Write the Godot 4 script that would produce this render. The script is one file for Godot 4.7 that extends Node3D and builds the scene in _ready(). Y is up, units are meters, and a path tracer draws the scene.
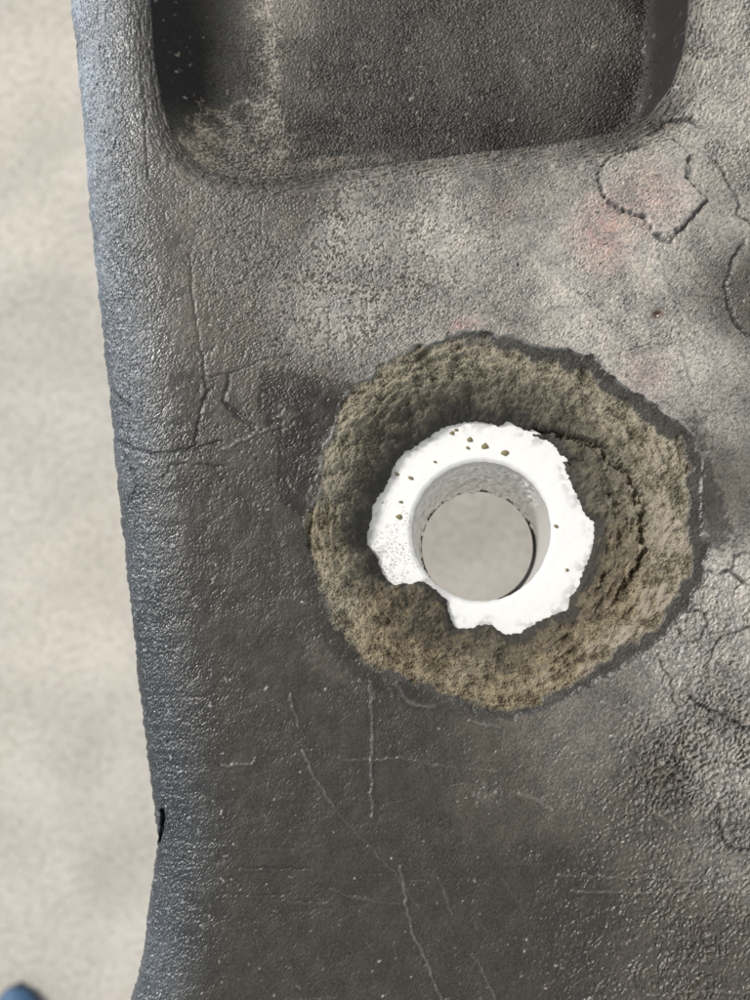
extends Node3D
# A worn black-coated casting photographed from just above: recess, drilled hole with a bare machined face, concrete floor far below.
# Shapes of the casting are laid out in units of S metres, x to the right, y towards the lower edge, height up from its top face.

const S := 0.000108          # metres per unit
const D := 972.0             # the camera's height over the top face, in units
const VX := 440.0            # the camera stands over this point of the casting
const VY := 672.0
const TOP := 1.0             # height of the top face over the floor, metres
const RING := -38.0          # height of the machined face
const THICK := 150.0
const CX := 482.0            # middle of the bore
const CY := 529.0
const BINS := 1440

var rng := RandomNumberGenerator.new()
var n_fine: FastNoiseLite
var n_grain: FastNoiseLite
var n_lump: FastNoiseLite
var n_mid: FastNoiseLite
var n_big: FastNoiseLite
var n_cell: FastNoiseLite
var n_wrinkle: FastNoiseLite
var n_edge: FastNoiseLite
var n_dash: FastNoiseLite

# what field() answers
var fh := 0.0
var fr := 0.0
var fcol := Color()
var fpart := 0

# marks laid on the casting, one cell per unit
const MX := 0
const MY := -30
const MW := 790
const MH := 1070
var m_h := PackedFloat32Array()
var m_mul := PackedFloat32Array()
var m_pale := PackedFloat32Array()

var rim_out := PackedFloat32Array()
var rim_in := PackedFloat32Array()

var tone_panel := PackedFloat32Array()
var tone_recess := PackedFloat32Array()
const TN := 45               # tone cells across and down
const TSTEP := 25.0
const TX := -50.0
const TY := -50.0

var sd := PackedFloat32Array()
var wall_t := PackedFloat32Array()
const SX := 90.0
const SY := -480.0
const SW := 232
const SH := 250
const SSTEP := 3.0

var edge_y := PackedFloat32Array([-1200, -500, 0, 100, 200, 250, 350, 400, 500, 550, 600, 650, 700, 745, 790, 820, 838, 848, 862, 890, 910, 935, 960, 980, 1000, 1060, 1200, 1500, 1900])
var edge_x := PackedFloat32Array([-40, 20, 66, 76.5, 83.5, 89, 99.5, 105, 114.5, 120, 125, 130.5, 135.5, 141, 147, 151, 154, 153.5, 151, 148, 145, 141, 138.5, 134, 128, 108, 60, 10, -20])


func _ready() -> void:
	# camera: straight above, with the lens shifted as a hand-held phone sees it
	var cam := Camera3D.new()
	cam.name = "camera"
	var att := CameraAttributesPhysical.new()
	att.frustum_near = 0.02
	att.frustum_far = 200.0
	att.frustum_focal_length = 26.0
	att.frustum_focus_distance = (D + 6.0) * S
	att.exposure_aperture = 24.0
	add_child(cam)
	cam.attributes = att
	cam.projection = Camera3D.PROJECTION_FRUSTUM
	cam.keep_aspect = Camera3D.KEEP_HEIGHT
	cam.near = 0.02
	cam.far = 200.0
	var per := 0.02 / D
	cam.size = 1000.0 * per
	cam.frustum_offset = Vector2((375.0 - VX) * per, (VY - 500.0) * per)
	cam.transform = Transform3D(Basis(Vector3(1, 0, 0), Vector3(0, 0, -1), Vector3(0, 1, 0)), Vector3(0, TOP + D * S, 0))
	cam.current = true

	# sky and sun: bright overcast, light mostly from the far left
	var sky_m := ProceduralSkyMaterial.new()
	sky_m.sky_top_color = Color(0.66, 0.64, 0.61)
	sky_m.sky_horizon_color = Color(0.84, 0.93, 1.0)
	sky_m.sky_curve = 0.40
	sky_m.ground_bottom_color = Color(0.42, 0.40, 0.37)
	sky_m.ground_horizon_color = Color(0.60, 0.60, 0.58)
	var sky := Sky.new()
	sky.sky_material = sky_m
	var env := Environment.new()
	env.background_mode = Environment.BG_SKY
	env.sky = sky
	env.tonemap_mode = Environment.TONE_MAPPER_LINEAR
	env.tonemap_exposure = 1.32
	env.sdfgi_enabled = true
	env.ssao_enabled = true
	env.ssil_enabled = true
	var we := WorldEnvironment.new()
	we.name = "environment"
	we.environment = env
	add_child(we)
	var sun := DirectionalLight3D.new()
	sun.name = "sun"
	sun.light_energy = 0.85
	sun.light_angular_distance = 10.0
	sun.light_color = Color(1.0, 0.985, 0.96)
	sun.shadow_enabled = true
	sun.look_at_from_position(Vector3(-1.0, 0.92, -0.62), Vector3.ZERO, Vector3.UP)
	add_child(sun)

	rng.seed = 4711
	n_fine = noise(1, 1.0 / 2.6)
	n_grain = noise(2, 1.0 / 5.8, 3, 0.7)
	n_lump = noise(3, 1.0 / 15.0, 2, 0.5)
	n_mid = noise(4, 1.0 / 40.0, 3, 0.55)
	n_big = noise(5, 1.0 / 120.0)
	n_dash = noise(9, 1.0 / 4.0)
	n_edge = noise(6, 1.0 / 9.0)
	n_wrinkle = noise(7, 1.0 / 9.0)
	n_cell = FastNoiseLite.new()
	n_cell.seed = 8
	n_cell.noise_type = FastNoiseLite.TYPE_CELLULAR
	n_cell.fractal_type = FastNoiseLite.FRACTAL_NONE
	n_cell.cellular_return_type = FastNoiseLite.RETURN_DISTANCE2_SUB
	n_cell.frequency = 1.0 / 34.0
	n_cell.domain_warp_enabled = true
	n_cell.domain_warp_amplitude = 24.0
	n_cell.domain_warp_frequency = 1.0 / 28.0
	n_cell.domain_warp_fractal_type = FastNoiseLite.DOMAIN_WARP_FRACTAL_NONE

	build_floor()
	build_casting()
	build_shoe()


# ---------------------------------------------------------------- helpers

func noise(s: int, f: float, octaves := 1, gain := 0.5) -> FastNoiseLite:
	var n := FastNoiseLite.new()
	n.seed = s
	n.noise_type = FastNoiseLite.TYPE_SIMPLEX
	n.fractal_type = FastNoiseLite.FRACTAL_NONE if octaves == 1 else FastNoiseLite.FRACTAL_FBM
	n.fractal_octaves = octaves
	n.fractal_gain = gain
	n.frequency = f
	return n


func lin(v: float) -> float:
	return pow(v / 255.0, 2.2)


func step01(a: float, b: float, v: float) -> float:
	var t := clampf((v - a) / (b - a), 0.0, 1.0)
	return t * t * (3.0 - 2.0 * t)


func place(x: float, y: float, h: float) -> Vector3:
	return Vector3((x - VX) * S, TOP + h * S, (y - VY) * S)


# where on the plane at height h the sight line through (x, y) of the top face lands
func down(x: float, y: float, h: float) -> Vector2:
	var k := (D - h) / D
	return Vector2(VX + (x - VX) * k, VY + (y - VY) * k)


func edge_at(y: float) -> float:
	var i := edge_y.bsearch(y)
	if i <= 0:
		return edge_x[0]
	if i >= edge_y.size():
		return edge_x[edge_x.size() - 1]
	var t := (y - edge_y[i - 1]) / (edge_y[i] - edge_y[i - 1])
	return lerpf(edge_x[i - 1], edge_x[i], t) + n_lump.get_noise_2d(y * 1.3, 77.0) * 1.0 + n_mid.get_noise_2d(y, 12.0) * 1.2 - 5.0


func polar(points: PackedVector2Array, h: float) -> PackedFloat32Array:
	var at := []
	for p in points:
		var q := down(p.x, p.y, h) - Vector2(CX, CY)
		at.append([fposmod(q.angle(), TAU), q.length()])
	at.sort_custom(func(a, b): return a[0] < b[0])
	var n := at.size()
	var r := PackedFloat32Array()
	r.resize(BINS)
	for b in BINS:
		var a := TAU * b / BINS
		var i := 0
		while i < n and at[i][0] < a:
			i += 1
		var lo = at[(i - 1 + n) % n]
		var hi = at[i % n]
		var span := fposmod(hi[0] - lo[0], TAU)
		r[b] = lerpf(lo[1], hi[1], fposmod(a - lo[0], TAU) / maxf(span, 1e-5))
	return r


func tone_grid(spots: Array) -> PackedFloat32Array:
	var g := PackedFloat32Array()
	g.resize(TN * TN)
	for j in TN:
		for i in TN:
			var x := TX + i * TSTEP
			var y := TY + j * TSTEP
			var total := 0.0
			var sum := 0.0
			for s in spots:
				var d2: float = (x - s[0]) * (x - s[0]) + (y - s[1]) * (y - s[1]) + 300.0
				var w := 1.0 / (d2 * d2)
				total += w
				sum += w * lin(s[2])
			g[j * TN + i] = sum / total
	return g


func tone(g: PackedFloat32Array, x: float, y: float) -> float:
	var fx := clampf((x - TX) / TSTEP, 0.0, TN - 1.01)
	var fy := clampf((y - TY) / TSTEP, 0.0, TN - 1.01)
	var i := int(fx)
	var j := int(fy)
	var k := j * TN + i
	return lerpf(lerpf(g[k], g[k + 1], fx - i), lerpf(g[k + TN], g[k + TN + 1], fx - i), fy - j)


# ---------------------------------------------------------------- marks: cracks, scratches, flakes, specks

func mark_line(points: Array, width: float, height: float, mul: float, pale: float, wobble := 0.8) -> void:
	for s in points.size() - 1:
		var a := Vector2(points[s][0], points[s][1])
		var b := Vector2(points[s + 1][0], points[s + 1][1])
		var reach := width * 2.0 + wobble + 1.0
		var ab := b - a
		for y in range(maxi(MY, int(minf(a.y, b.y) - reach)), mini(MY + MH - 1, int(maxf(a.y, b.y) + reach)) + 1):
			for x in range(maxi(MX, int(minf(a.x, b.x) - reach)), mini(MX + MW - 1, int(maxf(a.x, b.x) + reach)) + 1):
				var p := Vector2(x + n_lump.get_noise_2d(x, y) * 2.2 * wobble, y + n_lump.get_noise_2d(x + 300.0, y) * 2.2 * wobble)
				var t := clampf((p - a).dot(ab) / ab.length_squared(), 0.0, 1.0)
				var d := p.distance_to(a + ab * t)
				var vary := 0.9 + 0.7 * n_mid.get_noise_2d(x * 1.2, y * 1.2)
				var f := (1.0 - step01(0.3 * width, width, d)) * clampf(vary, 0.6, 1.0)
				if f > 0.0:
					var k := (y - MY) * MW + x - MX
					if absf(height * f) > absf(m_h[k]):
						m_h[k] = height * f
					m_mul[k] = minf(m_mul[k], lerpf(1.0, mul, f))
					m_pale[k] = maxf(m_pale[k], pale * f)


func mark_area(points: Array, soft: float, height: float, mul: float, pale: float, rough_edge := 2.0) -> void:
	var poly := PackedVector2Array()
	var box := Rect2(points[0][0], points[0][1], 0, 0)
	for p in points:
		poly.append(Vector2(p[0], p[1]))
		box = box.expand(Vector2(p[0], p[1]))
	box = box.grow(soft + rough_edge + 2.0)
	for y in range(maxi(MY, int(box.position.y)), mini(MY + MH - 1, int(box.end.y)) + 1):
		for x in range(maxi(MX, int(box.position.x)), mini(MX + MW - 1, int(box.end.x)) + 1):
			var p := Vector2(x + n_edge.get_noise_2d(x, y + 900.0) * rough_edge, y + n_edge.get_noise_2d(x + 500.0, y) * rough_edge)
			var d := 1e9
			for i in poly.size():
				d = minf(d, p.distance_squared_to(Geometry2D.get_closest_point_to_segment(p, poly[i], poly[(i + 1) % poly.size()])))
			d = sqrt(d) * (1.0 if Geometry2D.is_point_in_polygon(p, poly) else -1.0)
			var f := step01(-soft, soft, d)
			if f > 0.0:
				var k := (y - MY) * MW + x - MX
				m_h[k] += height * f
				m_mul[k] *= lerpf(1.0, mul, f)
				m_pale[k] += pale * f


func mark_speck(cx: float, cy: float, r: float, height: float, pale: float, mul := 1.0) -> void:
	for y in range(maxi(MY, int(cy - r - 1)), mini(MY + MH - 1, int(cy + r + 1)) + 1):
		for x in range(maxi(MX, int(cx - r - 1)), mini(MX + MW - 1, int(cx + r + 1)) + 1):
			var f := 1.0 - step01(0.2 * r, r, Vector2(x - cx, y - cy).length())
			var k := (y - MY) * MW + x - MX
			m_h[k] += height * f
			m_pale[k] = maxf(m_pale[k], pale * f)
			m_mul[k] *= lerpf(1.0, mul, f)


func lay_marks() -> void:
	m_h.resize(MW * MH)
	m_mul.resize(MW * MH)
	m_pale.resize(MW * MH)
	m_mul.fill(1.0)
	# dark paint left of the hole, under the worn pale zone
	mark_area([[262, 368], [285, 369], [312, 376], [334, 381], [352, 383], [338, 420], [316, 470], [306, 520], [280, 500], [275, 440], [258, 400]], 1.6, -0.5, 0.45, 0.0, 4.0)
	mark_area([[690, 408], [704, 432], [722, 500], [736, 545], [708, 553], [700, 500]], 4.0, -0.5, 0.42, 0.0, 6.0)
	mark_area([[296, 640], [310, 630], [330, 655], [352, 680], [372, 690], [352, 692], [318, 672]], 7.0, 0.3, 1.0, 0.02, 7.0)
	mark_area([[300, 540], [312, 600], [325, 640], [372, 690], [430, 712], [500, 724], [500, 716], [420, 690], [352, 640], [318, 590]], 4.0, -0.4, 0.75, 0.0)
	# the lifted flake under the recess
	mark_area([[627, 152], [610, 158], [598, 176], [603, 196], [620, 210], [645, 217], [654, 233], [667, 241], [677, 231], [706, 200], [696, 190], [686, 178], [690, 155], [672, 138], [650, 143]], 2.2, 3.6, 1.0, 0.03)
	mark_line([[627, 151], [610, 157], [597, 175], [602, 196], [620, 211], [644, 218], [653, 234], [667, 243], [678, 232], [707, 200], [696, 189], [684, 176], [690, 155], [672, 139], [650, 143], [627, 151]], 2.2, -1.8, 0.3, 0.0)
	mark_line([[627, 154], [612, 160], [600, 176], [605, 194], [621, 207], [646, 214], [656, 231], [667, 238], [675, 229], [703, 200], [693, 190], [681, 177], [686, 157]], 2.0, 3.0, 1.0, 0.05)
	mark_line([[650, 132], [668, 119], [690, 118], [702, 127]], 3.0, -2.5, 0.3, 0.0)
	mark_line([[716, 160], [733, 190], [740, 200], [738, 215], [752, 225]], 2.4, -2.2, 0.35, 0.0)
	for i in 7:
		mark_line([[612.0 + i * 3, 170 + i * 6], [650.0 + i * 3, 158 + i * 6]], 1.5, -0.8, 0.8, 0.02)
	for i in 26:
		var c := Vector2(648, 185) + Vector2(rng.randf_range(-38, 38), rng.randf_range(-26, 30))
		var turn := rng.randf_range(-0.9, 0.4)
		var e := Vector2(cos(turn), sin(turn)) * rng.randf_range(4, 11)
		mark_line([[c.x - e.x, c.y - e.y], [c.x, c.y + rng.randf_range(-2, 2)], [c.x + e.x, c.y + e.y]], rng.randf_range(1.4, 2.4), rng.randf_range(-1.6, 2.0), 0.8, 0.03)
	# faint scuffs over the worn zone and across the lower coat
	for i in 90:
		var c := Vector2(rng.randf_range(200, 750), rng.randf_range(180, 420))
		var turn := rng.randf_range(-0.5, 0.35) if rng.randf() < 0.7 else rng.randf_range(0.9, 1.9)
		if i >= 45:
			c = Vector2(rng.randf_range(150, 560), rng.randf_range(650, 1000))
			turn = rng.randf_range(-0.08, 0.08) if rng.randf() < 0.7 else rng.randf_range(0.8, 1.5)
		var e := Vector2(cos(turn), sin(turn)) * rng.randf_range(6, 32)
		mark_line([[c.x - e.x, c.y - e.y], [c.x, c.y + rng.randf_range(-2, 2)], [c.x + e.x, c.y + e.y]], rng.randf_range(0.9, 1.4), rng.randf_range(-0.7, 0.5), 0.75, rng.randf_range(0.0, 0.03))
	# scratches from the flake down, and the broken patch at the right edge
	mark_line([[659, 250], [668, 280], [680, 300], [690, 320]], 1.6, -0.9, 0.6, 0.0)
	mark_line([[681, 340], [688, 370], [693, 388]], 1.6, -0.9, 0.6, 0.0)
	mark_line([[684, 295], [705, 296], [726, 300]], 1.4, -0.8, 0.65, 0.0)
	mark_line([[626, 350], [650, 344], [676, 343]], 1.4, -0.8, 0.65, 0.0)
	mark_line([[744, 240], [733, 260], [725, 285], [729, 302], [731, 316], [740, 328], [748, 335], [765, 338]], 2.6, -2.2, 0.3, 0.0)
	mark_area([[745, 240], [726, 285], [731, 316], [748, 335], [790, 340], [790, 235]], 2.0, 0.8, 0.92, 0.0)
	# left: angular cracks in the coat
	mark_line([[204, 378], [208, 388], [201, 412], [194, 446]], 2.6, -1.4, 0.5, 0.0)
	mark_line([[206, 377], [230, 373], [262, 360], [292, 354]], 1.8, -1.0, 0.6, 0.0)
	mark_line([[229, 376], [224, 402], [238, 415], [255, 428]], 3.4, -1.8, 0.42, 0.0)
	mark_line([[110, 434], [126, 444], [142, 451], [158, 453], [190, 449], [222, 441]], 2.0, -1.5, 0.42, 0.0)
	mark_line([[226, 449], [250, 436], [276, 427]], 2.6, 0.9, 1.0, 0.05)
	mark_line([[163, 478], [172, 465], [186, 464], [225, 467]], 1.8, -0.9, 0.6, 0.0)
	mark_line([[104, 383], [114, 391], [127, 402]], 2.2, -1.8, 0.4, 0.0)
	mark_line([[190, 255], [193, 300], [200, 345], [206, 374]], 2.2, -0.9, 0.62, 0.0)
	mark_line([[120, 452], [133, 470], [134, 486], [127, 498]], 2.0, -1.2, 0.55, 0.0)
	mark_area([[280, 405], [298, 408], [296, 425], [286, 432], [278, 420]], 4.0, 0.8, 1.0, 0.03, 6.0)
	mark_line([[148, 0], [150, 60], [158, 110]], 1.6, -1.2, 0.55, 0.0)
	mark_line([[139, 5], [141, 60], [146, 120], [148, 180]], 1.6, -1.0, 0.6, 0.0)
	# the notch in the left edge
	mark_line([[158, 813], [158, 824], [155, 838], [152, 846]], 2.8, -9.0, 0.2, 0.0, 0.6)
	# raised pale lines in the lower coat
	mark_line([[290, 694], [299, 728]], 1.5, 1.36, 1.0, 0.054)
	mark_line([[303, 752], [314, 775], [333, 806]], 1.7, 1.70, 1.0, 0.060)
	mark_line([[333, 806], [360, 836], [395, 872], [419, 908]], 1.5, 1.36, 1.0, 0.030)
	mark_line([[369, 682], [373, 712], [372, 760], [372, 818]], 1.8, 1.70, 1.0, 0.054)
	mark_line([[401, 866], [404, 892], [412, 930], [427, 962], [442, 1001], [450, 1030]], 1.8, 1.70, 1.0, 0.066)
	mark_line([[438, 878], [446, 896], [452, 914]], 1.5, 1.36, 1.0, 0.042)
	mark_line([[473, 953], [486, 976], [498, 1005]], 1.5, 1.36, 1.0, 0.048)
	mark_line([[337, 758], [352, 761], [400, 758], [440, 766], [500, 772]], 1.4, 0.85, 1.0, 0.030)
	mark_line([[223, 766], [240, 764], [253, 764], [256, 757]], 1.6, 1.36, 1.0, 0.054)
	mark_line([[330, 888], [350, 897], [400, 905]], 1.4, 0.85, 1.0, 0.024)
	mark_line([[560, 876], [620, 878], [690, 880], [760, 879]], 1.6, 1.19, 1.0, 0.036)
	mark_line([[572, 892], [640, 893], [720, 891], [780, 894]], 1.7, 1.36, 1.0, 0.048)
	mark_line([[235, 868], [270, 868], [310, 869]], 1.6, -0.6, 0.65, 0.0)
	mark_line([[240, 895], [262, 895], [290, 894]], 1.6, -0.6, 0.7, 0.0)
	mark_line([[650, 995], [700, 991], [760, 994]], 1.4, 1.19, 1.0, 0.048)
	mark_line([[396, 684], [404, 696], [416, 705], [436, 708]], 3.0, 2.04, 1.0, 0.060)
	mark_line([[470, 719], [486, 726], [500, 727]], 2.2, 1.70, 1.0, 0.048)
	mark_line([[372, 682], [374, 700]], 3.0, 1.36, 1.0, 0.036)
	# right and lower right: cracked flakes
	mark_line([[708, 569], [717, 575], [730, 571], [742, 580], [760, 592]], 2.2, -2.0, 0.3, 0.0)
	mark_line([[733, 570], [735, 556], [746, 553], [765, 556]], 2.2, -1.8, 0.35, 0.0)
	mark_line([[707, 668], [713, 650], [722, 637], [745, 629], [765, 627]], 2.4, -1.8, 0.35, 0.0)
	mark_line([[678, 630], [688, 641], [700, 642], [708, 624], [703, 611], [694, 612]], 2.2, -1.6, 0.4, 0.0)
	mark_line([[659, 655], [664, 670], [672, 676], [674, 700], [680, 708]], 2.2, -1.6, 0.4, 0.0)
	mark_line([[604, 702], [615, 708], [629, 706], [633, 717]], 2.0, 1.2, 0.8, 0.06)
	mark_line([[690, 697], [705, 708], [722, 715], [735, 722], [760, 736]], 2.8, -2.0, 0.3, 0.0)
	mark_line([[663, 765], [680, 778], [700, 790], [720, 796]], 1.8, 1.0, 1.0, 0.08)
	mark_line([[719, 806], [720, 826], [724, 842], [735, 850], [750, 850]], 3.0, -2.2, 0.35, 0.0)
	mark_line([[640, 800], [660, 815], [680, 832]], 1.8, 1.0, 1.0, 0.07)
	mark_area([[480, 786], [498, 790], [500, 806], [490, 812], [478, 800]], 4.0, 1.6, 1.0, 0.02, 6.0)
	mark_line([[520, 794], [540, 800], [552, 810]], 3.0, 1.4, 1.0, 0.07)
	# the small rust pit above the hole's right shoulder
	mark_speck(657.5, 314, 5.0, -2.5, 0.0, 0.12)
	mark_speck(658.5, 315, 2.2, 2.0, 0.5)
	# random pale flecks and dark pinholes
	for i in 7500:
		var x := rng.randf() * MW
		var y := MY + rng.randf() * MH
		var u := x - edge_at(y)
		var keep := 0.08 + 0.9 * (1.0 - step01(20.0, 130.0, u)) + 0.25 * step01(820.0, 1000.0, y)
		if y < 170.0 and x > 160.0 and x < 690.0:
			keep = 0.6
		if rng.randf() < keep:
			var big := rng.randf()
			var turn := rng.randf() * TAU
			var long := 2.0 * rng.randf()
			for bit in 3:
				mark_speck(x + cos(turn) * long * (bit - 1), y + sin(turn) * long * (bit - 1), 0.8 + 0.6 * big * big, 0.3 + 0.5 * rng.randf(), 0.03 + 0.30 * pow(big, 4.0))
	for i in 1600:
		var x := 180.0 + rng.randf() * 580.0
		var y := 190.0 + rng.randf() * 300.0
		mark_speck(x, y, 1.0 + 1.4 * rng.randf() * rng.randf(), -0.9, 0.0, 0.35)


# ---------------------------------------------------------------- the top face as a field of height, colour and gloss

func mark_at(a: PackedFloat32Array, x: float, y: float) -> float:
	var fx := x - MX
	var fy := y - MY
	var i := int(fx)
	var k := int(fy) * MW + i
	var tx := fx - i
	return lerpf(lerpf(a[k], a[k + 1], tx), lerpf(a[k + MW], a[k + MW + 1], tx), fy - int(fy))


func sd_at(x: float, y: float) -> float:
	return grid_at(sd, x, y)


func grid_at(g: PackedFloat32Array, x: float, y: float) -> float:
	var fx := clampf((x - SX) / SSTEP, 0.0, SW - 1.01)
	var fy := clampf((y - SY) / SSTEP, 0.0, SH - 1.01)
	var i := int(fx)
	var k := int(fy) * SW + i
	var tx := fx - i
	return lerpf(lerpf(g[k], g[k + 1], tx), lerpf(g[k + SW], g[k + SW + 1], tx), fy - int(fy))


func lay_recess() -> void:
	var rim := PackedVector2Array([Vector2(149, 0), Vector2(152, 50), Vector2(159, 95), Vector2(170, 130), Vector2(184, 152), Vector2(204, 167), Vector2(232, 174), Vector2(265, 176), Vector2(320, 171), Vector2(400, 160), Vector2(480, 150), Vector2(560, 137), Vector2(615, 124), Vector2(652, 106), Vector2(674, 80), Vector2(686, 46), Vector2(691, 0), Vector2(690, -340), Vector2(680, -385), Vector2(650, -410), Vector2(600, -420), Vector2(230, -420), Vector2(180, -405), Vector2(155, -370), Vector2(146, -320)])
	sd.resize(SW * SH)
	wall_t.resize(SW * SH)
	var widths := []
	for e in rim.size():
		var along := (rim[(e + 1) % rim.size()] - rim[e]).normalized()
		var out := Vector2(-along.y, along.x) # outwards: the rim runs down the left side first
		if out.dot((rim[e] - Vector2(420, -120))) < 0.0:
			out = -out
		var w := 32.0
		w = lerpf(w, 118.0 if out.x < 0.0 else 38.0, step01(0.15, 0.95, absf(out.x)))
		widths.append(w)
	for j in SH:
		for i in SW:
			var p := Vector2(SX + i * SSTEP, SY + j * SSTEP)
			var d := 1e12
			var near := 0.0
			for e in rim.size():
				var de := p.distance_squared_to(Geometry2D.get_closest_point_to_segment(p, rim[e], rim[(e + 1) % rim.size()]))
				d = minf(d, de)
				near += pow(widths[e] * widths[e] / (de + 0.01), 2.0)
			wall_t[j * SW + i] = pow(near, -0.25)
			sd[j * SW + i] = sqrt(d) * (-1.0 if Geometry2D.is_point_in_polygon(p, rim) else 1.0)


func field(x: float, y: float, u: float) -> void:
	var fine := n_fine.get_noise_2d(x, y)
	var grain := n_grain.get_noise_2d(x, y)
	var lump := n_lump.get_noise_2d(x, y)
	var mid := n_mid.get_noise_2d(x, y)
	var big := n_big.get_noise_2d(x, y)
	var inside := x > MX and x < MX + MW - 2 and y > MY and y < MY + MH - 2
	var mh := 0.0
	var mm := 1.0
	var mp := 0.0
	if inside:
		mh = mark_at(m_h, x, y)
		mm = mark_at(m_mul, x, y)
		mp = mark_at(m_pale, x, y)
	fpart = 0

	# rounded left edge
	var h := 0.0
	if u < 100.0:
		var b := maxf(0.0, 1.0 - u / 14.0)
		h = -14.0 * (1.0 - sqrt(maxf(0.0, 1.0 - b * b))) - 21.0 * pow(maxf(0.0, 1.0 - u / 78.0), 2.1)
	var strip := 1.0 - step01(15.0, 105.0, u)

	# how strongly the grain stands out here
	var right_low := step01(430.0, 720.0, x) * step01(640.0, 780.0, y)
	var right_top := step01(660.0, 715.0, x) * (1.0 - step01(90.0, 300.0, y))
	var crazed := step01(600.0, 690.0, x) * step01(530.0, 590.0, y) * (1.0 - step01(760.0, 830.0, y))
	var upper := step01(170.0, 260.0, x) * (1.0 - step01(330.0, 420.0, y))
	var amp := 0.36 + 0.60 * strip + 0.45 * right_low + 0.6 * right_top + 0.35 * upper + 0.3 * crazed
	var lumps := 0.22 + 1.7 * right_low + 1.2 * right_top + 1.6 * crazed * (1.0 - 0.8 * right_low)
	var wr := n_wrinkle.get_noise_2d(x + 5.0 * mid, y * 0.8)
	var rubbed := step01(-0.05, 0.30, n_mid.get_noise_2d(x * 0.45 + 60.0, y * 0.6) + 0.5 * big)
	amp *= 1.0 - 0.55 * rubbed * (1.0 - strip)
	lumps *= 1.0 - 0.35 * rubbed
	# short strokes that swing round with the coarse pattern
	var sw := 0.8 + 1.6 * big + 0.9 * mid
	var ca := cos(sw)
	var sa := sin(sw)
	var dash := n_dash.get_noise_2d((x * ca + y * sa) * 0.45, (y * ca - x * sa) * 1.1)
	h += amp * (0.50 * grain + 0.60 * fine + 0.60 * dash) + lumps * (0.55 * lump + 1.0 * 1.35 * (0.45 - absf(wr)) * (right_low + right_top + 0.8 * crazed + 0.06)) + 0.6 * mid

	var px := x
	var py := y
	var albedo := 0.0
	var warm := 0.0
	var dull := 0.0
	fr = 0.41 - 0.07 * strip + 0.10 * mid

	# the recess
	var s := 1e9
	if y < 262.0:
		s = sd_at(x, y)
	if s < 60.0:
		var gx := sd_at(x + 4.0, y) - sd_at(x - 4.0, y)
		var gy := sd_at(x, y + 4.0) - sd_at(x, y - 4.0)
		var gl := maxf(1e-4, sqrt(gx * gx + gy * gy))
		gx /= gl
		gy /= gl
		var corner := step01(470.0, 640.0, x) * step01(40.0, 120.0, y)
		if s >= 0.0:
			var reach := 26.0 + 30.0 * corner
			var t := maxf(0.0, 1.0 - s / reach)
			h -= (5.0 + 11.0 * corner) * t * t
			# drawn-out streaks along the rim
			var streak := n_grain.get_noise_2d((x * gy - y * gx) * 0.22, s * 1.7)
			h += 2.2 * sqrt(t) * streak
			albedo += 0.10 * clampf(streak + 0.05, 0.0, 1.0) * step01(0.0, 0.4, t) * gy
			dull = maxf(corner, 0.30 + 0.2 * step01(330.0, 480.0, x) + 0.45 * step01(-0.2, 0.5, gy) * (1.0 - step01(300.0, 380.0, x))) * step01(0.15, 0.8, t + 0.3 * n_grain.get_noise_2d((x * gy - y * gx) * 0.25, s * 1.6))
		else:
			fpart = 1
			var t := clampf(grid_at(wall_t, x, y) * 1.12, 0.0, 1.0)
			h -= 5.0 + 11.0 * corner + 85.0 * (1.0 - pow(1.0 - t, lerpf(2.0, 3.2, step01(500.0, 640.0, x))))
			var k := D / (D - h)
			px = VX + (x - VX) * k
			py = VY + (y - VY) * k
			if inside:
				mh = mark_at(m_h, clampf(px, MX, MX + MW - 3), clampf(py, MY, MY + MH - 3))
				mm = 1.0
				mp = mark_at(m_pale, clampf(px, MX, MX + MW - 3), clampf(py, MY, MY + MH - 3))
			h += 0.30 * grain + 0.38 * fine + 0.34 * dash

	# base tone
	if fpart == 1:
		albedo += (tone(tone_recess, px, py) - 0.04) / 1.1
		# chalky worn corner and streak in the left wall
		var patch := step01(186.0, 200.0, px + 16.0 * mid + 8.0 * lump) * (1.0 - step01(280.0, 302.0, px + 20.0 * mid + 12.0 * lump)) * step01(112.0, 134.0, py + 22.0 * mid + 14.0 * lump + 9.0 * grain + 8.0 * step01(20.0, 0.0, absf(px - 232.0)))
		var streak := step01(240.0, 266.0, px + 8.0 * mid + 4.0 * lump - 0.05 * py) * (1.0 - step01(272.0, 281.0, px + 7.0 * lump + 6.0 * mid - 0.05 * py)) * (1.0 - 0.5 * step01(70.0, 130.0, py)) * 1.5
		var seam := step01(296.0, 310.0, px) * (1.0 - step01(330.0, 430.0, px)) * (1.0 - step01(2.0, 9.0, absf(py - 166.0 + (px - 300.0) * 0.1)))
		var chalk := clampf((patch + streak * 0.8 + seam * 0.7) * (0.6 + 1.2 * grain + 0.8 * mid + 0.5 * fine), 0.0, 1.2)
		albedo += 0.15 * chalk
		warm = 1.0 + 0.6 * (1.0 - step01(200.0, 240.0, px))
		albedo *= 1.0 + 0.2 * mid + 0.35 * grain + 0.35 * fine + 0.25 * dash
		fr = 0.5 + 0.3 * chalk + 0.35 * step01(635.0, 660.0, px) + 0.35 * (1.0 - step01(200.0, 235.0, px))
	else:
		var base := (tone(tone_panel, x, y) - 0.06) / 1.25
		albedo += maxf(0.036, base * (1.0 + 0.28 * step01(0.08, 0.2, base)))
		var worn := step01(0.06, 0.16, albedo)  # pale zone: wear, with sheen painted into the same tones
		# coat left in the pits of the worn zone
		var pitted := 0.25 + 0.75 * (1.0 - step01(70.0, 190.0, Vector2((x - 285.0) * 0.8, y - 262.0).length()))
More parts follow.
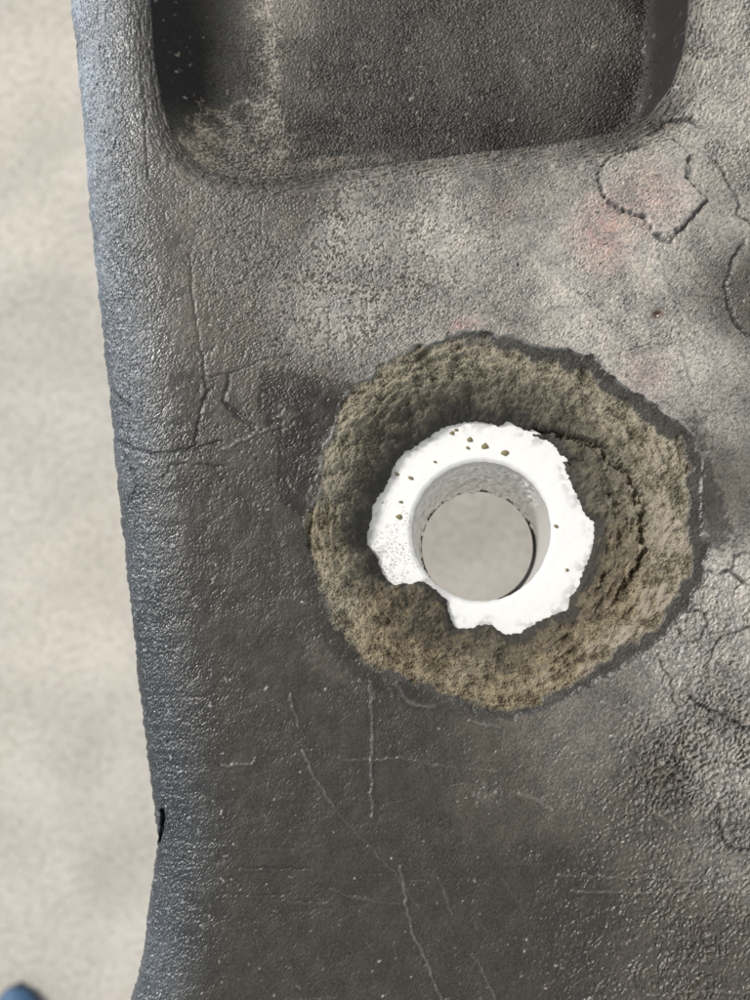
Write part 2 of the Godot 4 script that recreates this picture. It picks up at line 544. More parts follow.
		var pit := worn * pitted * step01(0.13, 0.28, -0.6 * grain - 0.30 * dash - 0.30 * lump + 0.35 * mid) * (1.0 - strip)
		albedo = lerpf(albedo, 0.03, pit * 0.9)
		albedo *= 1.0 + 0.22 * mid * worn + 0.14 * mid + 0.20 * big * worn + 0.30 * grain + 0.28 * fine + (0.28 + 0.2 * strip) * dash
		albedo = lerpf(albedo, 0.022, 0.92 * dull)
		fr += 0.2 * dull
		h -= pit * 0.4
		warm = (1.25 - 0.5 * worn + 0.25 * mid) * (1.0 - strip) - 1.5 * strip + 0.3 * dull  # cool tint on the left strip paints in reflected sky
		fr += 0.06 * worn
		if crazed > 0.0:
			var c := n_cell.get_noise_2d(x, y) + 1.0
			var cr := crazed * (1.0 - step01(0.02, 0.10, c)) * step01(0.0, 0.3, mid + 0.5 * big)
			h -= 1.0 * cr
			albedo *= 1.0 - 0.45 * cr
			h += crazed * 0.9 * n_mid.get_noise_2d(x * 1.7 + 90.0, y * 1.7)
	h += mh
	albedo = maxf(0.012, albedo * mm) + mp
	fcol = Color(albedo * (1.0 + 0.03 * warm), albedo * (1.0 - 0.065 * warm), albedo * (1.0 - 0.19 * warm))

	# reddish rust bloom on the worn zone
	if fpart == 0 and x > 440.0 and y > 150.0 and y < 420.0:
		var red := 0.8 * exp(-((x - 603.0) * (x - 603.0) + (y - 232.0) * (y - 232.0) * 0.55) / 700.0) + 0.5 * exp(-((x - 655.0) * (x - 655.0) + (y - 195.0) * (y - 195.0)) / 900.0) + 0.8 * exp(-((x - 462.0) * (x - 462.0) * 0.35 + (y - 326.0) * (y - 326.0)) / 90.0) + 0.4 * exp(-((x - 502.0) * (x - 502.0) + (y - 205.0) * (y - 205.0)) / 120.0) + 0.35 * exp(-((x - 648.0) * (x - 648.0) + (y - 375.0) * (y - 375.0)) / 500.0)
		red = clampf(1.1 * red * (0.75 + 0.6 * lump + 0.4 * grain), 0.0, 1.0)
		fcol = Color(fcol.r * (1.0 + 0.05 * red), fcol.g * (1.0 - 0.24 * red), fcol.b * (1.0 - 0.24 * red))
		var rust := 1.0 - step01(2.5, 7.0, Vector2(x - 657.5, (y - 313.0) * 0.9).length() + 1.5 * lump)
		fcol = fcol.lerp(Color(0.10, 0.045, 0.022), 0.75 * rust * (1.0 - step01(0.2, 0.5, mp)))

	# the ground-out bowl round the hole
	var dx := x - CX
	var dy := y - CY
	var r := sqrt(dx * dx + dy * dy)
	if r < 260.0:
		var a := fposmod(atan2(dy, dx), TAU)
		var fb := a / TAU * BINS
		var b0 := int(fb) % BINS
		var b1 := (b0 + 1) % BINS
		var ro := lerpf(rim_out[b0], rim_out[b1], fb - int(fb)) + 0.6 * lump + 4.5 * n_mid.get_noise_2d(x * 1.1, y * 1.1)
		var ri := lerpf(rim_in[b0], rim_in[b1], fb - int(fb)) + 0.9 * n_edge.get_noise_2d(x * 1.3, y * 1.3) + 0.5 * fine
		if r < ro:
			fpart = 2
			var t := clampf((r - ri) / (ro - ri), 0.0, 1.0)
			var d := ro - r
			# width of the bare lip where the coat ends: none on the left, broad at the upper right and below
			var side := step01(-0.75, 0.1, cos(a) + 0.25 * sin(a))
			var lip := 2.0 + 10.0 * side + 5.0 * cos(a + 0.6) * side + 7.0 * mid + 1.0 * lump
			var gran := step01(lip - 2.0 - 5.0 * (1.0 - side), lip + 3.0 + 4.0 * (1.0 - side), d)
			var q := pow(1.0 - t, 2.1)
			# layers laid bare in curved ridges round the hole
			var ring_a := n_lump.get_noise_2d(a * 62.0, r * 1.5)
			var ring_b := n_grain.get_noise_2d(a * 40.0 + 500.0, r * 1.1)
			var hb := -1.8 * step01(0.0, 3.5, d) * (0.4 + 0.6 * side) - 1.5 * gran + (RING + 6.5) * q
			# a ledge and fissure in the right-hand side of the bowl
			var along := wrapf(a, -PI, PI)
			var fis := step01(-1.35, -1.05, along) * (1.0 - step01(0.42, 0.55, along))
			if fis > 0.0:
				var rf := lerpf(118.0, 168.0, step01(-1.3, -0.1, along)) - 10.0 * step01(0.1, 0.5, along) + 2.5 * lump + 2.0 * grain + 5.0 * mid
				var e := r - rf
				hb -= fis * (3.5 * (1.0 - step01(-1.0, 3.0, e)) * step01(-46.0, -8.0, e) + 9.0 * (1.0 - step01(1.0, 5.0, absf(e + 1.5))) * (0.45 + 0.55 * step01(-0.2, 0.2, mid + 0.4 * step01(-0.6, 0.2, along))))
				e = r - rf + 24.0 + 6.0 * mid
				hb -= fis * 4.5 * (1.0 - step01(1.0, 5.0, absf(e))) * step01(-0.1, 0.3, n_mid.get_noise_2d(x + 400.0, y))
			var nw := step01(-0.6, 0.7, -cos(a - 1.25))  # upper side of the bowl, where painted shade is wider and darker
			hb += (1.0 - gran) * (0.25 * grain + 0.25 * fine + 0.3 * dash)
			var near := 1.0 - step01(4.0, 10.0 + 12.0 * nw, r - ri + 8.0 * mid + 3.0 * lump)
			hb += gran * (1.0 - 0.6 * near) * (0.5 * grain + 0.6 * fine + 0.5 * dash + 1.0 * lump + 3.6 * mid + 1.6 * ring_a * (0.5 + 1.2 * big) + 0.5 * ring_b)
			# colour: cast skin, ochre and grey grains over dark dirt and painted shade
			var g := clampf(0.60 + 0.36 * grain + 0.40 * fine + 0.38 * dash + 0.25 * ring_a + 0.15 * ring_b + 0.75 * mid + 0.35 * lump, 0.0, 1.0)
			var hollow := exp(-((x - 425.0) * (x - 425.0) + (y - 615.0) * (y - 615.0)) / 1100.0) + 0.8 * exp(-((x - 395.0) * (x - 395.0) + (y - 425.0) * (y - 425.0)) / 900.0) + 0.5 * exp(-((x - 500.0) * (x - 500.0) + (y - 655.0) * (y - 655.0)) / 900.0)  # dark patches; the upper left one is painted shade
			var grime_shade := step01(0.10, 0.62, 0.45 * hollow + q * (0.8 + 0.5 * nw) + 0.25 * mid + 0.25 * ring_a)
			var low := step01(-0.2, 0.9, sin(a) + 0.6 * big) # browner towards the lower side
			var pale := Color(0.325, 0.288, 0.213).lerp(Color(0.255, 0.208, 0.135), low)
			var dark := Color(0.066, 0.057, 0.036).lerp(Color(0.050, 0.038, 0.020), low)
			var c := dark.lerp(pale, g)
			c = c.lerp(Color(0.034, 0.029, 0.020), 0.72 * grime_shade)
			var ochre := step01(0.2, 0.6, n_lump.get_noise_2d(x + 700.0, y + 200.0) + 0.3 * mid) * step01(-0.1, 0.3, fine)
			c = c.lerp(Color(0.30, 0.235, 0.12), 0.35 * ochre * gran * (0.3 + 0.7 * low))
			# bare pinkish grey metal showing through on the lower right
			var bare := step01(0.05, 0.35, mid + 0.4 * lump) * step01(0.5, 0.95, cos(a - 0.35)) * step01(0.45, 0.65, t)
			c = c.lerp(Color(0.29, 0.25, 0.21), 0.55 * bare * gran)
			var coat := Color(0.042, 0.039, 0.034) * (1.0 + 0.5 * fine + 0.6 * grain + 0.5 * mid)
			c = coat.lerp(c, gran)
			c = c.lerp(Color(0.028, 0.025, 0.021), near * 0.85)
			# highlight painted along the upper edge of the coat
			var edge_glint := (1.0 - step01(0.6, 2.6, absf(d - 1.2))) * step01(0.35, 0.9, -sin(a + 0.15) + 1.2 * mid)
			c = c.lerp(Color(0.26, 0.255, 0.24), 0.55 * edge_glint)
			hb += 0.5 * edge_glint
			h = hb
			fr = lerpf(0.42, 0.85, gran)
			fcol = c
			if inside:
				var sp := mark_at(m_pale, x, y)
				fcol = Color(c.r + 0.5 * sp, c.g + 0.48 * sp, c.b + 0.4 * sp)
			if r < ri:
				h = lerpf(hb, RING - 7.0, step01(0.0, 2.2, ri - r))
				if r < ri - 4.5:
					fpart = 3
		elif r < ro + 3.0 and sin(a) < -0.25:
			fcol = fcol.lerp(Color(0.25, 0.24, 0.225), 0.5 * (1.0 - step01(0.0, 3.0, r - ro)) * clampf(0.6 + mid, 0.0, 1.0))  # painted highlight continues just outside the edge
	fh = h


# ---------------------------------------------------------------- the casting

func coat_material(rough_map: Texture2D) -> StandardMaterial3D:
	var m := StandardMaterial3D.new()
	m.vertex_color_use_as_albedo = true
	m.roughness = 1.0
	m.roughness_texture = rough_map
	m.metallic_specular = 0.52
	return m


func build_casting() -> void:
	rim_out = polar(PackedVector2Array([Vector2(473, 330), Vector2(501, 334), Vector2(544, 345), Vector2(587, 354), Vector2(602, 359), Vector2(608, 372), Vector2(642, 396), Vector2(673, 418), Vector2(697, 436), Vector2(703, 457), Vector2(705, 490), Vector2(704, 520), Vector2(709, 553), Vector2(703, 580), Vector2(688, 611), Vector2(660, 641), Vector2(624, 663), Vector2(587, 690), Vector2(544, 709), Vector2(513, 720), Vector2(489, 716), Vector2(458, 706), Vector2(421, 690), Vector2(397, 681), Vector2(372, 669), Vector2(347, 644), Vector2(329, 617), Vector2(317, 586), Vector2(308, 555), Vector2(305, 519), Vector2(317, 494), Vector2(320, 457), Vector2(332, 427), Vector2(347, 390), Vector2(372, 371), Vector2(409, 350), Vector2(440, 338)]), 0.0)
	var t: Array = [[280, 72], [310, 68], [350, 60], [400, 65], [430, 75], [455, 60], [480, 72], [515, 95], [550, 115], [580, 120], [600, 150], [620, 190], [635, 230], [650, 262], [665, 300], [680, 330], [705, 352], [707, 380], [700, 420], [690, 460], [672, 500], [660, 540], [635, 570], [632, 605], [590, 620], [545, 640], [520, 655], [490, 675], [450, 678], [425, 665], [405, 648], [370, 650], [345, 662], [305, 660], [285, 620], [278, 575], [240, 545], [200, 520], [185, 512], [165, 525], [150, 542], [125, 540], [100, 515], [80, 470], [75, 445], [50, 425], [45, 400], [58, 350], [65, 300], [95, 260], [110, 230], [130, 180], [160, 145], [190, 130], [230, 105], [255, 85]]
	var pts := PackedVector2Array()
	for p in t:
		pts.append(Vector2(350.0 + p[0] / 2.885, 400.0 + p[1] / 2.885))
	rim_in = polar(pts, RING)
	for pass_ in 3:
		var was := rim_in.duplicate()
		for b in BINS:
			var sum := 0.0
			for o in range(-4, 5):
				sum += was[(b + o + BINS) % BINS]
			rim_in[b] = sum / 9.0
	tone_panel = tone_grid([[78, 50, 150], [100, 50, 128], [125, 50, 112], [85, 150, 150], [105, 150, 122], [125, 150, 105], [92, 250, 140], [110, 250, 116], [135, 250, 98], [110, 350, 118], [120, 450, 112], [130, 550, 104], [150, 250, 108], [130, 400, 112], [180, 400, 92], [250, 250, 128], [230, 215, 125], [350, 230, 152], [450, 220, 163], [550, 200, 150], [650, 200, 165], [720, 60, 150], [720, 130, 155], [720, 200, 148], [745, 300, 115], [600, 300, 172], [450, 310, 152], [350, 320, 152], [300, 345, 135], [300, 400, 84], [230, 340, 110], [250, 420, 98], [200, 480, 92], [150, 500, 98], [250, 520, 86], [200, 600, 84], [260, 650, 82], [350, 720, 86], [160, 700, 95], [170, 800, 92], [300, 850, 76], [400, 760, 92], [500, 780, 102], [600, 730, 125], [700, 620, 158], [725, 600, 165], [700, 700, 140], [740, 760, 145], [650, 800, 108], [740, 850, 130], [550, 900, 86], [700, 950, 105], [450, 950, 80], [200, 950, 84], [160, 960, 108], [720, 480, 118], [680, 360, 168], [640, 350, 168], [720, 400, 150], [560, 750, 120], [500, 320, 150], [620, 250, 165], [400, 880, 82], [250, 760, 82], [380, 190, 130], [500, 175, 130], [300, 195, 105]])
	tone_recess = tone_grid([[175, 60, 52], [200, 100, 55], [180, 10, 55], [205, 50, 62], [235, 50, 98], [235, 90, 98], [225, 10, 95], [268, 20, 140], [272, 70, 118], [272, 110, 112], [210, 140, 110], [250, 140, 105], [320, 60, 80], [320, 130, 76], [450, 60, 90], [450, 120, 80], [550, 50, 102], [560, 100, 90], [620, 40, 108], [620, 90, 72], [665, 60, 40], [665, 10, 40], [650, 95, 40], [645, 50, 55], [680, 30, 40], [500, 135, 68], [400, 150, 74], [300, 165, 95], [380, 20, 84]])
	lay_recess()
	lay_marks()

	# a grid that follows the left edge; one vertex per unit near the hole, wider apart further out
	var us := PackedFloat32Array([0, 0.12, 0.4, 0.9, 1.6, 2.5, 3.5])
	while us[us.size() - 1] < 765.0:
		us.append(us[us.size() - 1] + 1.0)
	var stp := 1.0
	while us[us.size() - 1] < 1500.0:
		stp *= 1.14
		us.append(us[us.size() - 1] + stp)
	var before: Array = []
	var yy := -76.0
	stp = 1.0
	while yy > -900.0:
		stp = minf(stp * 1.12, 30.0)
		yy -= stp
		before.append(yy)
	before.reverse()
	var ys := PackedFloat32Array(before)
	yy = -76.0
	while yy < 1009.0:
		ys.append(yy)
		yy += 1.0
	stp = 1.0
	while yy < 1800.0:
		stp = minf(stp * 1.12, 30.0)
		yy += stp
		ys.append(yy)
	var nx := us.size()
	var ny := ys.size()
	var pos := PackedVector3Array()
	pos.resize(nx * ny)
	var col := PackedColorArray()
	col.resize(nx * ny)
	var rou := PackedFloat32Array()
	rou.resize(nx * ny)
	var part := PackedByteArray()
	part.resize(nx * ny)
	for j in ny:
		var y := ys[j]
		var xe := edge_at(y)
		for i in nx:
			var u := us[i]
			var x := u
			if u < 600.0:
				x = u + xe * (1.0 - u / 600.0)
			field(x, y, x - xe)
			var k := j * nx + i
			pos[k] = place(x, y, fh)
			col[k] = fcol
			rou[k] = fr
			part[k] = fpart
	var nor := PackedVector3Array()
	nor.resize(nx * ny)
	for j in ny:
		var ja := maxi(j - 1, 0) * nx
		var jb := mini(j + 1, ny - 1) * nx
		for i in nx:
			var k := j * nx
			nor[k + i] = (pos[jb + i] - pos[ja + i]).cross(pos[k + mini(i + 1, nx - 1)] - pos[k + maxi(i - 1, 0)]).normalized()

	var rough_image := Image.create(256, 1, false, Image.FORMAT_RGB8)
	for i in 256:
		rough_image.set_pixel(i, 0, Color(i / 255.0, i / 255.0, i / 255.0))
	var rough_map := ImageTexture.create_from_image(rough_image)
	var m := coat_material(rough_map)
	m.texture_repeat = false

	var thing := Node3D.new()
	thing.name = "coated_metal_casting"
	thing.position = Vector3(0, TOP - THICK * S, 0)
	thing.set_meta("label", "scuffed black coated metal casting with a drilled hole ringed by bare bright metal")
	thing.set_meta("category", "metal part")
	add_child(thing)
	var names := ["coated_panel", "recess", "worn_band"]
	var verts := []
	var norms := []
	var cols := []
	var uvs := []
	var idx := []
	var remap := []
	for p in 3:
		verts.append(PackedVector3Array())
		norms.append(PackedVector3Array())
		cols.append(PackedColorArray())
		uvs.append(PackedVector2Array())
		idx.append(PackedInt32Array())
		var rm := PackedInt32Array()
		rm.resize(nx * ny)
		rm.fill(-1)
		remap.append(rm)
	for p in 3:
		var pv := PackedVector3Array()
		var pn := PackedVector3Array()
		var pc := PackedColorArray()
		var pu := PackedVector2Array()
		var pi := PackedInt32Array()
		var rm := PackedInt32Array()
		rm.resize(nx * ny)
		rm.fill(-1)
		var corner := PackedInt32Array([0, 0, 0, 0])
		for j in ny - 1:
			for i in nx - 1:
				var k := j * nx + i
				var own := part[k]
				if own == 3:
					if part[k + 1] == 3 and part[k + nx] == 3 and part[k + nx + 1] == 3:
						continue
					own = 2
				if own != p:
					continue
				corner[0] = k
				corner[1] = k + 1
				corner[2] = k + nx
				corner[3] = k + nx + 1
				for c in 4:
					var g := corner[c]
					if rm[g] < 0:
						rm[g] = pv.size()
						pv.append(pos[g] - thing.position)
						pn.append(nor[g])
						pc.append(col[g])
						pu.append(Vector2((rou[g] * 255.0 + 0.5) / 256.0, 0.5))
					corner[c] = rm[g]
				pi.append(corner[0])
				pi.append(corner[1])
				pi.append(corner[2])
				pi.append(corner[1])
				pi.append(corner[3])
				pi.append(corner[2])
		var made := add_part(thing, names[p], pv, pn, pc, pu, pi, m)
		if p > 0:
			made.set_meta("label", ["", "sunken rounded pocket with dark gritty floor and chalky worn left corner", "ragged tan and brown gritty band ground out round the hole"][p])

	build_sides(thing, us, ys, pos, nx, ny, m)
	build_ring(thing)


func add_part(parent: Node3D, called: String, v: PackedVector3Array, n: PackedVector3Array, c: PackedColorArray, uv: PackedVector2Array, ix: PackedInt32Array, m: Material) -> MeshInstance3D:
	var a := []
	a.resize(Mesh.ARRAY_MAX)
	a[Mesh.ARRAY_VERTEX] = v
	a[Mesh.ARRAY_NORMAL] = n
	if c.size():
		a[Mesh.ARRAY_COLOR] = c
	if uv.size():
		a[Mesh.ARRAY_TEX_UV] = uv
	a[Mesh.ARRAY_INDEX] = ix
	var mesh := ArrayMesh.new()
	mesh.add_surface_from_arrays(Mesh.PRIMITIVE_TRIANGLES, a)
	var o := MeshInstance3D.new()
	o.name = called
	o.mesh = mesh
	o.material_override = m
	parent.add_child(o, true)
	return o


# a sheet of rows of points, with normals worked out from it
func add_sheet(parent: Node3D, called: String, rows: Array, cols: Array, m: Material, closed: bool, rough := 0.6) -> MeshInstance3D:
	var st := SurfaceTool.new()
	st.begin(Mesh.PRIMITIVE_TRIANGLES)
	st.set_smooth_group(0)
	var n: int = rows[0].size()
	for j in rows.size():
		for i in n:
			if cols.size():
				st.set_color(cols[j][i])
			st.set_uv(Vector2(rough, 0.5))
			st.add_vertex(rows[j][i])
	for j in rows.size() - 1:
		for i in (n if closed else n - 1):
			var a := j * n + i
			var b := j * n + (i + 1) % n
			for k in [a, b, a + n, b, b + n, a + n]:
				st.add_index(k)
	st.generate_normals()
	var o := MeshInstance3D.new()
	o.name = called
	o.mesh = st.commit()
	o.material_override = m
	parent.add_child(o, true)
	return o


func build_sides(thing: Node3D, us: PackedFloat32Array, ys: PackedFloat32Array, pos: PackedVector3Array, nx: int, ny: int, m: Material) -> void:
	# the outline, walked round clockwise as seen from above, then down the side and in over the underside to the bore
	var line := PackedVector3Array()
	for i in range(0, nx, 3):
		line.append(pos[i])
	for j in range(0, ny, 3):
		line.append(pos[j * nx + nx - 1])
	for i in range(nx - 1, -1, -3):
		line.append(pos[(ny - 1) * nx + i])
	for j in range(ny - 1, 0, -1):
		line.append(pos[j * nx])
	var rows := []
	var cols := []
	var base := thing.position
	for lv in 7:
		var row := PackedVector3Array()
		var cl := PackedColorArray()
		for p in line:
			var q := p - base
			var f := lv / 6.0
			var foot := Vector3(q.x, 0.0, q.z)
			q = q.lerp(foot, f)
			q += Vector3(1, 0, 0) * S * (0.8 * n_lump.get_noise_2d(p.z / S, lv * 13.0) + 3.0 * f) * (1.0 if lv > 0 else 0.0)
			row.append(q)
			var c := 0.05 * (1.0 + 0.4 * n_grain.get_noise_2d(p.z / S, lv * 5.0))
			cl.append(Color(c, c, c * 0.95))
		rows.append(row)
		cols.append(cl)
	add_sheet(thing, "side_wall", rows, cols, m, true)
	var bore := PackedVector3Array()
	var mid := Vector3((483.0 - VX) * S, 0, (528.0 - VY) * S)
	var foot_row: PackedVector3Array = rows[6]
	var under := []
	var ucol := []
	for lv in 5:
		var row := PackedVector3Array()
		var cl := PackedColorArray()
		for q in foot_row:
			var to := (q - mid)
			to.y = 0
			var inner := mid + to.normalized() * 64.0 * S
			row.append(q.lerp(inner, lv / 4.0) * Vector3(1, 0, 1))
			cl.append(Color(0.05, 0.05, 0.048))
		under.append(row)
		ucol.append(cl)
	add_sheet(thing, "underside", under, ucol, m, true)


func build_ring(thing: Node3D) -> void:
	var base := thing.position
	var metal := StandardMaterial3D.new()
	metal.vertex_color_use_as_albedo = true
	metal.roughness = 0.42
	metal.metallic = 0.25
	var top := down(481.4, 531.4, RING)
	var n := 480
	var flecks: Array = [[470, 440, 4.0], [485, 446, 4.5], [505, 453, 4.2], [468, 448, 2.5], [435, 462, 2.2], [397, 474, 2.6], [411, 478, 3.2], [399, 517, 4.0], [452, 433, 3.0], [456, 430, 2.4], [401, 502, 2.2], [567, 570, 2.5], [556, 526, 3.0]]
	var rows := []
	var cols := []
	var steps := 46
	for j in steps:
		var row := PackedVector3Array()
		var cl := PackedColorArray()
		for i in n:
			var a := TAU * i / n
			var fb := fposmod(atan2(sin(a), cos(a)), TAU) / TAU * BINS
			var outer := rim_in[int(fb) % BINS] + 5.0
			var dir := Vector2(cos(a), sin(a))
			var inner := top + dir * (72.3 + 0.35 * n_edge.get_noise_2d(i * 0.6, 3.0))
			var rim := Vector2(CX, CY) + dir * outer
			var f := float(j) / (steps - 1)
			var p := rim.lerp(inner, f)
			var h := RING + 0.12 * n_lump.get_noise_2d(p.x * 0.6, p.y * 0.6) + 0.05 * n_fine.get_noise_2d(p.x, p.y)
			var c := 0.90
			var seen_at := Vector2(VX, VY) + (p - Vector2(VX, VY)) * (D / (D - RING))
			# pitted lower left side
			var pit := step01(0.25, 0.5, n_grain.get_noise_2d(p.x * 1.5, p.y * 1.5) + 0.3 * n_fine.get_noise_2d(p.x, p.y)) * step01(-0.1, 0.25, n_mid.get_noise_2d(p.x + 40.0, p.y) + 1.1 - Vector2(seen_at.x - 388.0, (seen_at.y - 560.0) * 0.8).length() / 32.0)
			c = lerpf(c, 0.42, pit)
			var stain := step01(0.0, 0.5, n_mid.get_noise_2d(p.x * 1.6, p.y * 1.6 + 70.0)) * (1.0 - step01(6.0, 22.0, p.distance_to(rim)))
			c *= (1.0 - 0.34 * stain)
			h -= 0.4 * pit
			var tint := Color(c, c * (1.0 - 0.05 * pit), c * (1.0 - 0.15 * pit))
			# chamfer at the bore
			var near := p.distance_to(inner)
			if near < 5.0:
				h -= 1.6 * pow(1.0 - near / 5.0, 1.5)
				tint = tint.lerp(Color(0.50, 0.49, 0.48), 0.8 * (1.0 - near / 5.0))
			row.append(place(p.x, p.y, h) - base)
			cl.append(tint)
		rows.append(row)
		cols.append(cl)
	# turn the rows so that the sheet faces up
	add_sheet(thing, "machined_face", rows, cols, metal, true).set_meta("label", "bright bare metal ring with a ragged outer edge round the hole")

	# bore: rough-cast wall at the top, a drilled smooth side on the right
	var wall := StandardMaterial3D.new()
	wall.vertex_color_use_as_albedo = true
	wall.roughness = 0.38
	wall.metallic = 0.2
	rows = []
	cols = []
	var low := Vector2(483.0, 529.5)
	for j in 61:
		var row := PackedVector3Array()
		var cl := PackedColorArray()
		var f := j / 60.0
		for i in n:
			var a := TAU * i / n
			var mid := top.lerp(low, f)
			var r := lerpf(72.3, 67.5, f) + 0.35 * n_edge.get_noise_2d(i * 0.6, 3.0) * (1.0 - f)
			var up := step01(0.15, 0.6, sin(-a - 0.1 + 0.25 * n_lump.get_noise_2d(i * 0.2, j * 0.3))) # cast skin on the far side
			var left := step01(0.1, 0.5, -cos(a))
			var cast := clampf(maxf(up, left), 0.0, 1.0) * step01(0.04, 0.12, f)
			var x := i * 0.95
			var y := f * 110.0
			var rough := 0.8 * n_lump.get_noise_2d(x * 1.1 + y * 0.5, y * 0.7 - x * 0.35) + 0.5 * n_dash.get_noise_2d(x * 0.5 + y * 0.25, y * 0.35 - x * 0.2)
			r -= cast * (1.7 * rough + 0.5)
			# a slanting seam of metal across the skin
			var seam := absf(y - 58.0 + (x - 345.0) * 0.9)
			if x > 300.0 and x < 400.0:
				r -= cast * 1.8 * (1.0 - step01(1.0, 4.5, seam))
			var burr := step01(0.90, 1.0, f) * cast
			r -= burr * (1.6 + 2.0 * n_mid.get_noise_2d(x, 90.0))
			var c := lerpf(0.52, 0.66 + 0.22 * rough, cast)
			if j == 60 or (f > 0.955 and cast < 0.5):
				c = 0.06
			var dir := Vector2(cos(a), sin(a))
			var p := mid + dir * r
			row.append(place(p.x, p.y, lerpf(RING - 2.2, -THICK, f)) - base)
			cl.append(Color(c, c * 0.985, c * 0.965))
		rows.append(row)
		cols.append(cl)
	add_sheet(thing, "bore_wall", rows, cols, wall, true)

	# little chips of coat stuck on the machined face
	var chip_m := StandardMaterial3D.new()
	chip_m.albedo_color = Color(0.50, 0.46, 0.34)
	chip_m.roughness = 0.8
	for fl in flecks:
		var c := down(fl[0], fl[1], RING)
		var st := SurfaceTool.new()
		st.begin(Mesh.PRIMITIVE_TRIANGLES)
		var rim := []
		for i in 9:
			var a := TAU * i / 9.0
			var r: float = fl[2] * rng.randf_range(0.75, 1.3)
			rim.append(Vector2(c.x + cos(a) * r, c.y + sin(a) * r * 0.75))
		for i in 9:
			var p: Vector2 = rim[i]
			var q: Vector2 = rim[(i + 1) % 9]
			var pi := p.lerp(c, 0.3)
			var qi := q.lerp(c, 0.3)
			for v in [[c, 1.3], [pi, 1.1], [qi, 1.1], [pi, 1.1], [p, -0.6], [q, -0.6], [pi, 1.1], [q, -0.6], [qi, 1.1]]:
				st.add_vertex(place(v[0].x, v[0].y, RING + v[1]) - base)
		st.generate_normals()
		var o := MeshInstance3D.new()
		o.name = "coat_chip"
		o.mesh = st.commit()
		o.material_override = chip_m
		thing.add_child(o, true)


# ---------------------------------------------------------------- floor and shoe

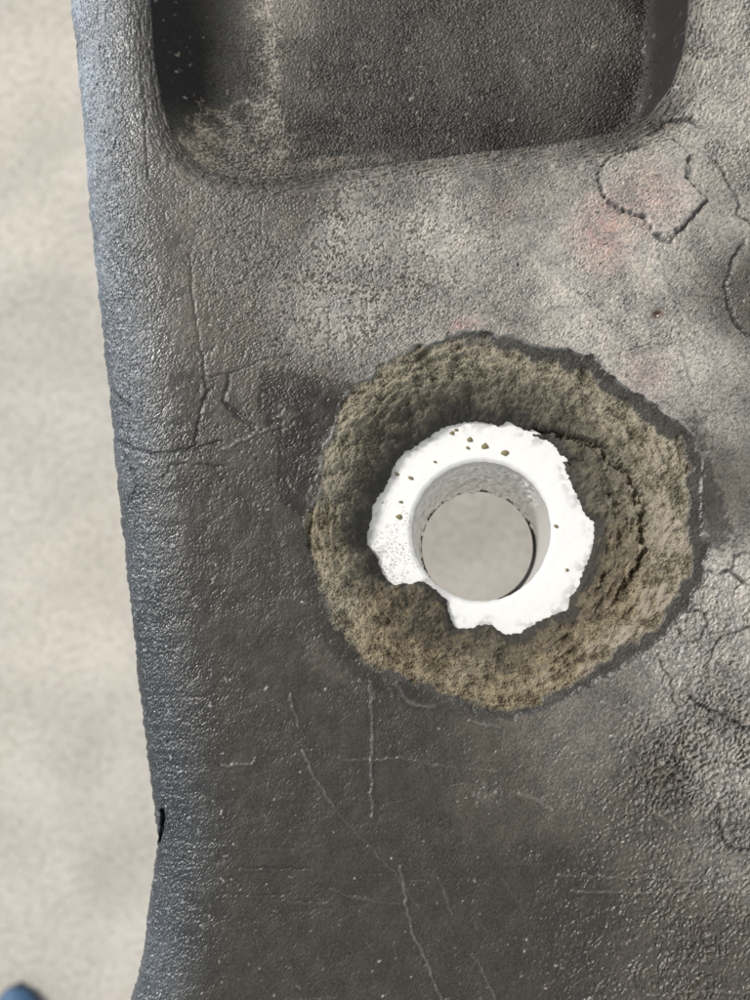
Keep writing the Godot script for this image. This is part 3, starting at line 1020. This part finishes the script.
func build_floor() -> void:
	var line := PackedFloat32Array()
	var x := -0.9
	var stp := 0.012
	var far: Array = []
	while x > -40.0:
		stp *= 1.3
		x -= stp
		far.append(x)
	far.reverse()
	line.append_array(PackedFloat32Array(far))
	x = -0.9
	while x < 0.9:
		line.append(x)
		x += 0.012
	stp = 0.012
	while x < 40.0:
		x += stp
		line.append(x)
		stp *= 1.3
	var blot := noise(21, 1.0 / 0.16)
	blot.fractal_type = FastNoiseLite.FRACTAL_FBM
	blot.fractal_octaves = 3
	var wide := noise(22, 1.0 / 0.35)
	var rows := []
	var cols := []
	for z in line:
		var row := PackedVector3Array()
		var cl := PackedColorArray()
		for xx in line:
			row.append(Vector3(xx, 0, z))
			var b := blot.get_noise_2d(xx, z)
			var w := wide.get_noise_2d(xx, z)
			var c := 0.53 * (1.0 + 0.15 * b + 0.07 * w)
			# shade painted into the floor colour where it shows through the bore
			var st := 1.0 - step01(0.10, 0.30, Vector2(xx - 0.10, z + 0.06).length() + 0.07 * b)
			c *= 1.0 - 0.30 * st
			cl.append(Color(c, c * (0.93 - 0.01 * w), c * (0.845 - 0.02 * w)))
		rows.append(row)
		cols.append(cl)
	var m := StandardMaterial3D.new()
	m.vertex_color_use_as_albedo = true
	m.roughness = 0.85
	var tex := NoiseTexture2D.new()
	tex.width = 512
	tex.height = 512
	tex.seamless = true
	tex.generate_mipmaps = false
	var fn := noise(23, 0.05)
	fn.fractal_type = FastNoiseLite.FRACTAL_FBM
	tex.noise = fn
	var ramp := Gradient.new()
	ramp.offsets = PackedFloat32Array([0.0, 0.5, 1.0])
	ramp.colors = PackedColorArray([Color(0.86, 0.86, 0.85), Color(0.97, 0.97, 0.96), Color(1, 1, 1)])
	tex.color_ramp = ramp
	m.albedo_texture = tex
	m.uv1_triplanar = true
	m.uv1_scale = Vector3(4, 4, 4)
	var holder := Node3D.new()
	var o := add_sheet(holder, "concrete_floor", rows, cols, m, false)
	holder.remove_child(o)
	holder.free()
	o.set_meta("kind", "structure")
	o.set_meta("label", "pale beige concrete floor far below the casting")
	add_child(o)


func build_shoe() -> void:
	# only its toe shows, at the lower left corner
	var k := (D * S + TOP - 0.035) / (D * S)
	var tip := Vector3((8.0 - VX) * S * k, 0.0, (993.5 - VY) * S * k)
	var shoe := Node3D.new()
	shoe.name = "shoe"
	shoe.position = tip + Vector3(0, 0, 0.14)
	shoe.set_meta("label", "blue rounded shoe toe poking in at the lower left corner")
	shoe.set_meta("category", "shoe")
	add_child(shoe)
	var blue := StandardMaterial3D.new()
	blue.albedo_color = Color(0.25, 0.37, 0.50)
	blue.roughness = 0.7
	var sole_m := StandardMaterial3D.new()
	sole_m.albedo_color = Color(0.20, 0.24, 0.30)
	sole_m.roughness = 0.8
	var half := func(t: float) -> float: # half width along the shoe, t from toe 0 to heel 1
		var nose := sqrt(maxf(0.0, 1.0 - pow(1.0 - minf(t / 0.16, 1.0), 2.0)))
		return nose * (0.026 + 0.016 * step01(0.0, 0.3, t) - 0.010 * step01(0.45, 0.7, t) + 0.002 * t) * sqrt(clampf((1.0 - t) / 0.08, 0.0, 1.0))
	var rows := []
	var sole := []
	for j in 33:
		var t := j / 32.0
		t = 1.0 - t
		t = t * t * 0.5 + t * 0.5
		var w: float = maxf(half.call(t), 0.0004)
		var top := 0.030 + 0.024 * step01(0.05, 0.35, t) + 0.045 * step01(0.35, 0.75, t)
		if t < 0.12:
			top *= 0.62 + 0.38 * sqrt(t / 0.12)
		var z := -0.14 + 0.28 * t
		var row := PackedVector3Array()
		var srow := PackedVector3Array()
		for i in 24:
			var a := TAU * i / 24.0
			row.append(Vector3(cos(a) * w, 0.012 + maxf(0.0, sin(a)) * (top - 0.012), z))
			srow.append(Vector3(cos(a) * (w + 0.0015), 0.007 + sin(a) * 0.007 , z - 0.0015 * (1.0 - 2.0 * t)))
		rows.append(row)
		sole.append(srow)
	add_sheet(shoe, "upper", rows, [], blue, true)
	add_sheet(shoe, "sole", sole, [], sole_m, true)
